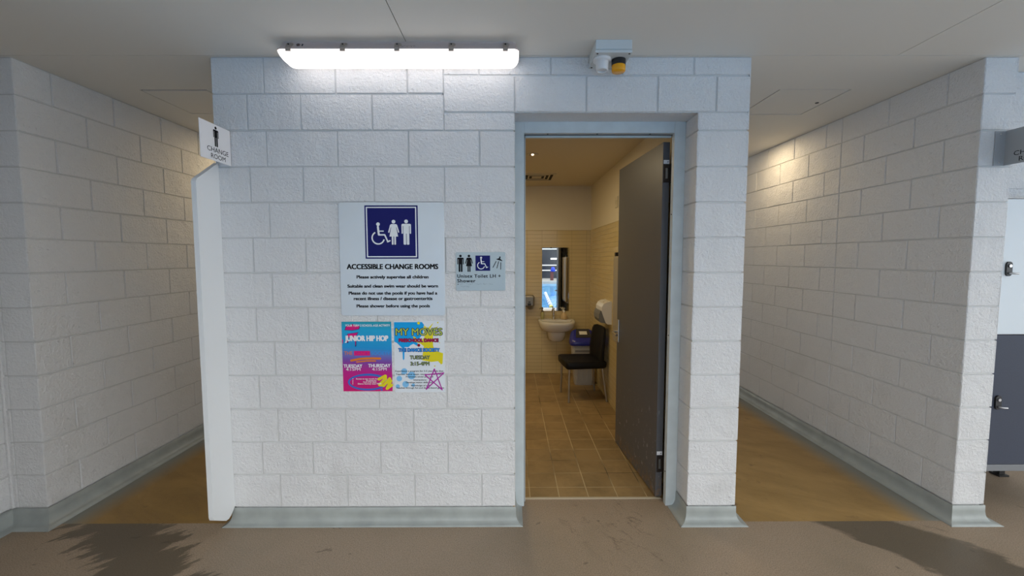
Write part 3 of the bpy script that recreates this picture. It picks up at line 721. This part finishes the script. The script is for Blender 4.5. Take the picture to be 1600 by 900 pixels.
# ------------------------------------------------------------------ posters
def poster(name, label, x0, x1, z0, z1, corners, sheet_mat, base_tilt=0):
    t = thing(name, label, 'poster', ((x0 + x1) / 2, 0, (z0 + z1) / 2), 'dance posters under the sign')
    w, h = x1 - x0, z1 - z0
    P = plane(((x0 + x1) / 2, 0, (z0 + z1) / 2), (1, 0, 0), (0, 0, 1), (0, -1, 0))
    (lx, ty), (lx2, by), ww = corners
    def Q(zx, zy):
        v = (zy - ty) / (by - ty); return ((zx - (lx + (lx2 - lx) * v)) / ww * w - w / 2, h / 2 - v * h)
    mb = MB(); mb.prism([P(-w / 2, -h / 2, 0), P(w / 2, -h / 2, 0), P(w / 2, h / 2, 0), P(-w / 2, h / 2, 0)], (0, -.0022, 0), sheet_mat)
    mb.build('sheet', sheet_mat, t)
    return t, P, Q, w / ww, h / (by - ty)
m1, g = new_mat('gradient_print', .5, .12)
v = g.tc(); x, y, z = g.sep(v)
cr = g.N.new('ShaderNodeValToRGB'); g.L.new(g.math('ADD', g.math('DIVIDE', g.math('ADD', z, g.math('MULTIPLY', x, .05)), .413), .5), cr.inputs[0])
e = cr.color_ramp.elements; e[0].position = 0; e[0].color = (.62, .012, .16, 1); e[1].position = 1; e[1].color = (.03, .33, .42, 1)
for p_, c_ in ((.28, (.50, .02, .24)), (.42, (.22, .06, .34)), (.52, (.14, .17, .50)), (.62, (.02, .30, .66)), (.88, (.02, .38, .66))):
    q = cr.color_ramp.elements.new(p_); q.color = (*c_, 1)
g.color(cr.outputs[0])
INKS = {n: mat(n + '_print', c, .5, spec=.12) for n, c in dict(pink=(.66, .012, .20), navyp=(.03, .02, .12), orange=(.72, .20, .03), magenta=(.60, .01, .26), skyblue=(.04, .30, .75), blue=(.045, .15, .52), yellow=(.74, .64, .02), whitep=(.82, .82, .84),
        crimson=(.42, .01, .05), lime=(.48, .60, .06), olive=(.26, .34, .05), cyan=(.01, .36, .78), palecyan=(.22, .52, .82), violet=(.42, .03, .34), darkred=(.25, .01, .02), hotpink=(.80, .03, .12)).items()}
t, P, Q, kx, kz = poster('dance_poster', 'blue to magenta gradient poster for junior hip hop, left of the two posters', -1.006, -.719, .806, 1.217, ((20, 53), (52, 864), 581), m1)
mb = MB(); D = .0025
def poly(pts, d, c): mb.poly2(P, [Q(*p) for p in pts], d, INKS[c])
poly([(56, 150), (72, 103), (150, 77), (240, 105), (228, 140), (150, 155)], D, 'navyp'); poly([(62, 145), (78, 107), (150, 82), (232, 107), (222, 135), (150, 150)], D + .0001, 'pink')
poly([(90, 192), (220, 174), (198, 220), (197, 335), (184, 345), (178, 262), (150, 245), (106, 238), (104, 296), (88, 303), (84, 236)], D, 'navyp')
poly([(96, 194), (213, 180), (190, 218), (190, 322), (186, 328), (182, 258), (150, 240), (102, 232), (98, 288), (92, 292), (90, 232)], D + .0001, 'pink')
poly([(30, 262), (42, 258), (40, 300), (34, 312)], D, 'pink')
mb.build('paint_shapes', None, t)
mb = MB(); c = Q(172, 0)
poly([(170, 391), (358, 391), (362, 446), (172, 446)], D, 'magenta'); mb.build('name_panel', None, t)
mb = MB(); mb.stroke2(P, [Q(140, 503), Q(240, 484), Q(330, 478), Q(480, 480)], 26 * kz, D, INKS['orange']); mb.stroke2(P, [Q(205, 520), Q(320, 508), Q(425, 508)], 16 * kz, D + .0001, INKS['orange']); mb.build('brush_strokes', None, t)
mb = MB(); c = Q(338, 757); mb.arc2(P, c, 212 * kx, 235 * kx, 0, 2 * math.pi, D, INKS['blue'], 48, 76 * kz, 98 * kz)
mb.arc2(P, Q(345, 748), 205 * kx, 226 * kx, .5, 2.6, D + .0001, INKS['blue'], 24, 80 * kz, 92 * kz); mb.disc2(P, Q(505, 845), 14 * kx, D, INKS['blue']); mb.build('brush_ring', None, t)
mb = MB(); mb.stroke2(P, [Q(*p) for p in ((470, 722), (545, 684), (548, 716), (478, 788), (528, 796), (598, 716), (560, 762), (612, 742), (568, 832), (622, 792))], 34 * kx, D + .0002, INKS['yellow'])
mb.build('swirl', None, t)
mb = MB()
def tx(s, xa, xb, y, cap, c, bold=.02, d=None):
    a = Q((xa + xb) / 2, y); q = MB(); q.text2(P, s, a[0], a[1], cap * kz, (xb - xa) * kx, d or (D + .0004), INKS[c] if isinstance(c, str) else c, bold); q.build('text_line', None, t)
tx('YOUR TERM 2 SCHOOL-AGE ACTIVITY', 65, 588, 96, 24, 'whitep'); tx('JUNIOR HIP HOP', 66, 568, 245, 60, 'whitep', .045)
tx('THE', 55, 152, 417, 40, 'orange', .01); tx('DANCE', 178, 354, 418, 40, 'hotpink', .01); tx('SOCIETY', 378, 596, 417, 40, 'skyblue', .01)
tx('TUESDAY', 52, 270, 567, 38, 'whitep', .03); tx('4:15PM', 80, 248, 606, 32, 'whitep', .01); tx('THURSDAY', 342, 602, 563, 38, 'whitep', .03); tx('4:15PM', 388, 558, 604, 32, 'whitep', .01)
for s, xa, xb, y in (('Access to our month fee', 198, 452, 717), ('30 activity fun', 318, 440, 737), ('First trial class', 285, 440, 755), ('Dance Society class FREE', 222, 500, 775)):
    tx(s, xa, xb, y, 15, 'whitep', .02); mb = MB(); mb.disc2(P, Q(162, y), 5 * kx, D + .0004, INKS['whitep']); mb.build('bullet', None, t)
PAPER = mat('white_poster_paper', (.74, .78, .82), .4)
t, P, Q, kx, kz = poster('dance_poster', 'white poster for preschool dance with blue and yellow splashes and a pink star', -.704, -.411, .800, 1.222, ((38, 45), (50, 875), 592), PAPER)
mb = MB()
poly([(42, 60), (370, 60), (395, 92), (384, 130), (380, 200), (345, 240), (310, 335), (270, 310), (240, 325), (210, 350), (165, 350), (162, 485), (152, 502), (144, 485), (140, 362), (105, 330), (78, 302), (44, 285)], D, 'cyan')
mb.build('blue_splash', None, t)
mb = MB(); poly([(392, 100), (440, 130), (505, 66), (462, 145), (560, 110), (500, 190), (500, 330), (520, 390), (618, 420), (612, 540), (594, 552), (560, 512), (480, 522), (372, 502), (378, 430), (392, 340), (345, 305), (292, 290), (262, 222), (290, 232), (340, 285), (398, 240)], D + .0001, 'yellow')
for p, r in (((330, 72), 17), ((555, 66), 9), ((520, 570), 8), ((575, 300), 6), ((585, 240), 5)): mb.disc2(P, Q(*p), r * kx, D + .0001, INKS['yellow'])
mb.build('yellow_splash', None, t)
mb = MB()
for x, y, r in ((160, 630, 36), (245, 680, 46), (100, 715, 33), (175, 782, 38), (82, 806, 25), (266, 792, 20), (30 + 105, 660, 8)): mb.disc2(P, Q(x, y), r * kx, D, INKS['palecyan'])
mb.build('pale_blue_dots', None, t)
mb = MB()
for s, xa, xb, y, cap, c, b0 in (('MY MOVES', 62, 606, 172, 78, 'lime', .0), ('PRESCHOOL DANCE', 100, 562, 270, 36, 'crimson', .04), ('THE DANCE SOCIETY', 95, 575, 382, 36, 'skyblue', .04), ('TUESDAY', 228, 460, 468, 40, 'olive', .0), ('3:15-4PM', 235, 455, 541, 40, 'olive', .0)):
    a = Q((xa + xb) / 2, y); ww = (xb - xa) * kx
    mb = MB(); mb.text2(P, s, a[0], a[1], cap * kz, ww, D + .0004, INKS['navyp'], b0 + .065); mb.text2(P, s, a[0], a[1], cap * kz, ww, D + .0006, INKS[c], b0 - .002 if b0 else .006); mb.build('text_line', None, t)
mb = MB(); mb.disc2(P, Q(332, 327), 18 * kx, D + .0004, INKS['darkred']); mb.build('red_dot', None, t)
for s, xa, xb, y in (('Experience a program for 3-5 year olds that:', 55, 622, 627), ('Teaches dance steps, warm up and stretch', 60, 625, 664), ('Promotes social play and', 180, 500, 693), ('interactions', 270, 420, 730), ('Develops motor skills and', 180, 490, 760), ('knowledge of self', 240, 460, 796), ('Teaches through fun and dance-based games', 65, 630, 824)):
    tx(s, xa, xb, y, 18, INK, .02)
mb = MB(); st = ((420, 842), (515, 603), (608, 848), (404, 672), (626, 650), (424, 836))
for i in range(5): mb.stroke2(P, [Q(*st[i]), Q(*st[i + 1])], 13 * kx, D + .0008 + i * 3e-5, INKS['violet'])
mb.build('star', None, t)
# ------------------------------------------------------------------ lockers at the right
t = thing('locker', 'two-door locker, white upper and blue-grey lower door, behind the right-hand pillar', 'locker', (3.24, .1, 0))
lx0, lx1, ly = 2.845, 3.62, .10
mb = MB(); mb.box((lx0, ly + .02, .26), (lx1, ly + .50, 1.93), LOCK_B); mb.build('body', LOCK_B, t)
mb = MB(); mb.box((lx0, ly - .002, .257), (lx1, ly + .50, .298), LOCK_B, bev=.003); mb.build('base_rail', LOCK_B, t)
for nm, z0, z1, m_, zl in (('upper_door', 1.117, 1.93, LOCK_W, 1.515), ('lower_door', .300, 1.112, LOCK_G, .695)):
    mb = MB(); mb.box((lx0, ly, z0), (lx1, ly + .02, z1), m_, bev=.002); d_ = mb.build(nm, m_, t); d_['label'] = 'white upper door' if 'upper' in nm else 'blue-grey lower door'
    mb = MB(); P = plane((2.965, ly, zl), (1, 0, 0), (0, 0, 1), (0, -1, 0)); pts = []
    for k in range(24):
        a = 2 * math.pi * k / 24; pts.append((.018 * math.cos(a), .022 * math.sin(a) + (.022 if math.sin(a) > 0 else -.022)))
    mb.prism([P(x, y, 0) for x, y in pts], (0, -.010, 0), BLACK); lk = mb.build('lock_plate', BLACK, d_)
    mb = MB(); mb.lathe([(.009, 0), (.009, .006)], P(0, .018, .010), (0, -1, 0), STEEL, 12); mb.build('key_cylinder', STEEL, lk)
    mb = MB(); mb.tube([P(0, -.026, .010), P(0, -.026, .024), P(.012, -.027, .028), P(.034, -.028, .028)], .006, STEEL, 8); mb.build('turn_knob', STEEL, lk)
for x in (lx0 + .08, lx1 - .08):
    for y in (ly + .05, ly + .44):
        mb = MB(); mb.box((x - .02, y - .02, 0), (x + .02, y + .02, .26), BLACK); mb.box((x - .035, y - .035, 0), (x + .035, y + .035, .012), BLACK); mb.build('leg', BLACK, t)
# ------------------------------------------------------------------ toilet room contents
YB = RY - .008
# basin
t = thing('wash_basin', 'white wall-hung wash basin under the mirror', 'basin', (.59, YB, .45))
def dshape(cx, yb, hw, dep, z, n=28):
    pts = [(cx + hw * .86, yb), ]
    for i in range(n + 1):
        a = math.pi * i / n; ex = .62
        c_, s_ = math.cos(a), math.sin(a)
        pts.append((cx + hw * math.copysign(abs(c_) ** ex, c_), yb - .02 - (dep - .02) * abs(s_) ** .75))
    pts.append((cx - hw * .86, yb))
    return [(x, y, z) for x, y in pts]
mb = MB()
secs = [(.120, .20, .608), (.175, .29, .617), (.212, .35, .640), (.233, .385, .680), (.243, .40, .725), (.244, .402, .752), (.228, .388, .758), (.205, .36, .756)]
outer = [dshape(.59, YB, hw, dep, z) for hw, dep, z in secs]
inner = [[(.59 + (x - .59) * s, YB - .10 + (y - YB + .10) * s if y < YB - .09 else YB - .09, z) for x, y, _ in dshape(.59, YB, .205, .36, z)] for s, z in ((1.0, .755), (.92, .735), (.78, .680), (.5, .650), (.15, .645))]
mb.loft(outer, PORC, False, True); mb.add(outer[0], [list(range(len(outer[0])))], PORC)
mb.loft(inner, PORC, False, True); mb.add(inner[-1], [list(range(len(inner[-1])))[::-1]], PORC)
mb.box((.36, YB - .10, .72), (.82, YB, .757), PORC, bev=.008)
mb.build('bowl', PORC, t)
mb = MB(); mb.loft([dshape(.59, YB, hw, dep, z) for hw, dep, z in ((.125, .24, .625), (.122, .235, .56), (.112, .215, .505), (.088, .17, .475), (.045, .10, .463))], PORC, True, True); mb.build('shroud', PORC, t)
mb = MB(); mb.lathe([(.024, .752), (.022, .765), (.018, .775), (.018, .865), (.019, .875), (.012, .885)], (.555, YB - .055, 0), m=CHROME, n=16)
mb.tube([(.555, YB - .055, .80), (.555, YB - .12, .815), (.555, YB - .16, .808)], .012, CHROME, 10); tp = mb.build('tap', CHROME, t)
mb = MB(); mb.tube([(.555, YB - .055, .884), (.555, YB - .07, .895), (.558, YB - .125, .915)], .0075, CHROME, 8); mb.build('tap_lever', CHROME, tp)
# soap bottles
def bottle(name, label, x, y, prof, m_, pump_m, zb, sx=1):
    t = thing(name, label, 'soap bottle', (x, y, zb)); h = prof[-1][1]
    mb = MB(); mb.lathe(prof, (x, y, zb), m=m_, n=18, sx=sx); mb.build('bottle', m_, t)
    mb = MB(); mb.lathe([(.014, h), (.014, h + .018), (.005, h + .02), (.005, h + .042), (.012, h + .044), (.012, h + .054)], (x, y, zb), m=pump_m, n=12)
    mb.tube([(x, y, zb + h + .050), (x - .03, y - .012, zb + h + .050), (x - .04, y - .016, zb + h + .042)], .005, pump_m, 8); mb.build('pump', pump_m, t)
bottle('soap_bottle', 'slim greenish soap bottle with dark pump at the left end of the basin', .405, YB - .05, [(.022, 0), (.024, .004), (.024, .078), (.014, .094), (.010, .098)], mat('green_tint_soap', (.42, .40, .18), .2), mat('dark_pump', (.10, .08, .05), .4), .7595)
bottle('soap_bottle', 'round beige soap bottle with white pump at the right of the tap', .695, YB - .055, [(.038, 0), (.046, .006), (.044, .045), (.030, .075), (.013, .092), (.012, .096)], mat('beige_soap', (.60, .44, .24), .3), mat('white_pump', (.78, .76, .72), .3), .7595)
# mirror
t = thing('wall_mirror', 'tall frameless mirror above the basin reflecting the pool', 'mirror', (.583, YB, .86))
mb = MB(); mb.box((.401, YB - .006, .866), (.766, YB, 1.724), mat('mirror_silver', (.90, .91, .90), .0, 1)); mb.build('glass', None, t)
mb = MB()
for x, z in ((.52, 1.719),): mb.box((x - .010, YB - .010, z - .006), (x + .010, YB, z + .008), BLACK, bev=.002)
mb.build('clip', BLACK, t)
# hand dryer
DRY = mat('grey_dryer_shell', (.24, .225, .20), .35, .5)
t = thing('hand_dryer', 'grey wall hand dryer left of the mirror', 'hand dryer', (.175, YB, .93))
mb = MB(); mb.box((.055, YB - .15, .935), (.292, YB, 1.088), DRY, bev=.022); bd = mb.build('shell', DRY, t)
mb = MB(); mb.lathe([(.045, 0), (.038, -.03), (.024, -.042)], (.24, YB - .075, .938), m=DRY, n=16); mb.build('nozzle', DRY, t)
mb = MB(); mb.box((.20, YB - .152, .952), (.245, YB - .149, .985), BLACK); mb.box((.208, YB - .152, .995), (.238, YB - .149, 1.008), BLACK); mb.build('sensor', BLACK, t)
# towel dispenser
WHT = mat('white_dispenser_plastic', (.78, .77, .74), .3); GRY = mat('grey_dispenser_side', (.17, .17, .165), .4)
t = thing('towel_dispenser', 'white and grey paper dispenser on the right tiled wall above the chair', 'paper dispenser', (RX, 2.2, .86))
XW = RX - .008
prof = [(0, .872), (-.045, .874), (-.062, .893), (-.088, .960), (-.108, 1.020), (-.106, 1.060), (-.085, 1.095), (-.05, 1.113), (0, 1.120)]
mb = MB(); mb.prism([(XW + a, 2.045, z) for a, z in prof], (0, .30, 0), WHT); mb.build('cover', WHT, t, None, .008)
prof2 = [(-.02, .866), (-.082, .882), (-.118, .958), (-.142, 1.020), (-.150, 1.000), (-.158, .955), (-.150, .905), (-.120, .868)]
prof2 = [(-.03, .876), (-.118, .892), (-.134, .930), (-.132, .980), (-.116, 1.020), (-.08, 1.0)]
mb = MB(); mb.prism([(XW + a, 2.06, z) for a, z in prof2], (0, .27, 0), GRY); mb.build('window', GRY, t, None, .006)
mb = MB(); mb.lathe([(.009, 0), (.009, .004)], (XW - .064, 2.15, 1.104), (-.45, 0, .9), mat('brass_key_lock', (.40, .36, .2), .4, .6), 10); mb.build('key_lock', None, t)
# bin
BIN = mat('light_grey_bin', (.42, .40, .36), .5); BLUE = mat('blue_bin_lid', (.028, .034, .26), .25)
t = thing('waste_bin', 'grey waste bin with blue domed lid behind the chair', 'bin', (.89, 2.80, 0))
def rr(x0, y0, x1, y1, r, z):
    pts = []
    for cx, cy, a in ((x1 - r, y1 - r, 0), (x0 + r, y1 - r, 90), (x0 + r, y0 + r, 180), (x1 - r, y0 + r, 270)):
        for k in range(5): q = math.radians(a + 22.5 * k); pts.append((cx + r * math.cos(q), cy + r * math.sin(q), z))
    return pts
mb = MB(); mb.loft([rr(.775, 2.745, 1.010, 2.855, .03, 0), rr(.765, 2.735, 1.018, 2.862, .035, .03), rr(.735, 2.715, 1.036, 2.876, .04, .44), rr(.730, 2.710, 1.040, 2.88, .04, .50), rr(.730, 2.710, 1.040, 2.88, .04, .515)], BIN, True, True)
bd = mb.build('body', BIN, t)
mb = MB(); mb.box((.770, 2.705, .435), (1.00, 2.722, .443), mat('dark_grip_line', (.08, .075, .07), .5)); mb.build('grip', None, bd)
for x in (.80, .86, .92, .98):
    mb = MB(); mb.box((x - .004, 2.716, .06), (x + .004, 2.728, .40), BIN); mb.build('rib', BIN, bd)
def tilt(ring, sl): return [(x, y, z + sl * (y - 2.69)) for x, y, z in ring]
mb = MB(); mb.loft([rr(.714, 2.694, 1.043, 2.885, .05, .505), rr(.706, 2.684, 1.048, 2.888, .055, .520), rr(.708, 2.686, 1.047, 2.887, .06, .545), tilt(rr(.718, 2.694, 1.038, 2.884, .06, .560), .36), tilt(rr(.735, 2.706, 1.022, 2.880, .055, .568), .56), tilt(rr(.762, 2.722, .995, 2.872, .05, .572), .62)], BLUE, True, True); ld = mb.build('lid', BLUE, t)
P = plane((.880, 2.797, .572 + .62 * .107), (1, 0, 0), (0, .850, .527), (0, -.527, .850))
mb = MB(); mb.prism([P(*p, -.004) for p in ((-.100, -.075), (.100, -.075), (.080, .085), (-.080, .085))], (0, -.004, .008), mat('dark_lid_inset', (.03, .03, .035), .5)); mb.build('flap', None, ld)
mb = MB(); mb.prism([P(*p, .0045) for p in ((-.048, -.020), (.048, -.020), (.048, .040), (-.048, .040))], (0, -.001, .0015), mat('white_bin_label', (.75, .73, .66), .5)); mb.build('lid_label', None, ld)
# chair
t = thing('chair', 'black plastic chair with slim metal legs against the right wall of the toilet', 'chair', (.81, 2.31, 0))
f = Vector((-.9925, -.122, 0)); sd = Vector((.122, -.9925, 0)); CC = Vector((.797, 2.312, 0))
def cp(a, b, z): return CC + f * a + sd * b + Vector((0, 0, z))     # a forward, b toward the viewer
BP = mat('black_chair_plastic', (.006, .006, .007), .5, spec=.22)
def srr(a0, b0, a1, b1, r, z, dz=0):
    return [cp(p[0], p[1], z + dz * ((p[0] - a0) / (a1 - a0))) for p in rr(a0, b0, a1, b1, r, 0)]
mb = MB(); mb.loft([srr(-.205, -.20, .235, .20, .035, .372, .0), srr(-.215, -.21, .245, .21, .04, .385, .0), srr(-.215, -.212, .248, .212, .04, .435, .008), srr(-.20, -.20, .238, .20, .045, .446, .008), srr(-.14, -.15, .18, .15, .05, .438, .006)], BP, True, True); mb.build('seat', BP, t)
mb = MB(); rings = []
for z, a, hw, th in ((.375, -.160, .185, .040), (.44, -.168, .200, .036), (.55, -.176, .210, .030), (.66, -.188, .212, .026), (.76, -.198, .203, .022), (.80, -.202, .178, .020), (.815, -.204, .12, .014)):
    pts = []
    for i in range(13):
        b = -hw + 2 * hw * i / 12; cv = .030 * (abs(b) / .21) ** 2.2
        pts.append(cp(a + cv, b, z))
    for i in range(12, -1, -1):
        b = -hw + 2 * hw * i / 12; cv = .030 * (abs(b) / .21) ** 2.2
        pts.append(cp(a - th + cv, b, z))
    rings.append(pts)
mb.loft(rings, BP, True, True); mb.build('backrest', BP, t)
LEGM = mat('satin_chair_leg', (.42, .39, .34), .35, .8)
for a, b, a2, b2 in ((.205, -.165, .212, -.182), (.205, .170, .212, .186), (-.165, -.170, -.208, -.205), (-.165, .170, -.215, .202)):
    mb = MB(); mb.tube([cp(a, b, .39), cp(a2, b2, .0)], [.0145, .0115], LEGM, 12); mb.build('leg', LEGM, t)
# fold-down change table
CT = mat('grey_beige_station_plastic', (.33, .29, .22), .45)
t = thing('baby_change_table', 'grey folded baby change table on the right toilet wall behind the door', 'change table', (XW, 1.24, .76))
mb = MB(); mb.box((.985, .99, .77), (XW - .004, 1.572, 1.595), CT, bev=.012); mb.build('housing', CT, t)
mb = MB(); mb.box((.945, 1.00, .80), (.982, 1.567, 1.600), CT, bev=.014); mb.build('bed', CT, t)
mb = MB(); mb.box((.950, 1.50, 1.600), (.985, 1.545, 1.635), BLACK, bev=.004); mb.build('latch', BLACK, t)
# switch plate, vent, downlight
t = thing('wall_plate', 'small cream wall plate high on the right toilet wall near the door', 'wall plate', (RX, 1.94, 2.15))
mb = MB(); mb.box((RX - .011, 1.875, 2.095), (RX, 1.975, 2.205), mat('cream_plate', (.66, .60, .46), .4), bev=.003); pl = mb.build('plate', None, t)
mb = MB(); mb.box((RX - .015, 1.905, 2.13), (RX - .011, 1.945, 2.17), mat('cream_button', (.60, .55, .42), .4), bev=.001); mb.build('button', None, t)
t = thing('ceiling_vent', 'square louvred air vent in the toilet ceiling', 'air vent', (.24, 2.66, RZ))
VM = mat('vent_paint', (.62, .55, .40), .6); cx, cy = .285, 2.67
mb = MB()
def ringbox(o, i, z0, z1, m_):
    mb.box((cx - o, cy - o, z0), (cx + o, cy - i, z1), m_); mb.box((cx - o, cy + i, z0), (cx + o, cy + o, z1), m_)
    mb.box((cx - o, cy - i, z0), (cx - i, cy + i, z1), m_); mb.box((cx + i, cy - i, z0), (cx + o, cy + i, z1), m_)
ringbox(.215, .185, RZ - .008, RZ, VM); mb.build('frame', VM, t)
mb = MB(); mb.box((cx - .185, cy - .185, RZ - .002), (cx + .185, cy + .185, RZ), HOLE); mb.build('throat', HOLE, t)
for o_, i_ in ((.152, .136), (.104, .088), (.056, .0)):
    mb = MB()
    if i_: ringbox(o_, i_, RZ - .005, RZ - .0022, VM)
    else: mb.box((cx - o_, cy - o_, RZ - .005), (cx + o_, cy + o_, RZ - .0022), VM)
    mb.build('louvre', VM, t)
def downlight(x, y, label):
    t = thing('downlight', label, 'ceiling light', (x, y, RZ), 'toilet downlights')
    mb = MB(); mb.lathe([(.055, 0), (.055, -.004), (.046, -.007), (.040, -.003)], (x, y, RZ), m=mat('downlight_trim', (.55, .48, .36), .4), n=20); mb.build('trim_ring', None, t)
    mb = MB(); mb.lathe([(.040, -.002), (.040, -.004)], (x, y, RZ), m=mat('downlight_reflector', (.35, .30, .22), .2, .8), n=20); rf = mb.build('reflector', None, t)
    mb = MB(); mb.lathe([(.012, -.004), (.010, -.009), (.003, -.011)], (x, y, RZ), m=mat('downlight_glow', (1, .9, .7), .4, emit=(1, .75, .5), estr=8), n=12); mb.build('lamp', None, t)
downlight(.180, 1.56, 'small round downlight glowing in the toilet ceiling in front of the vent')
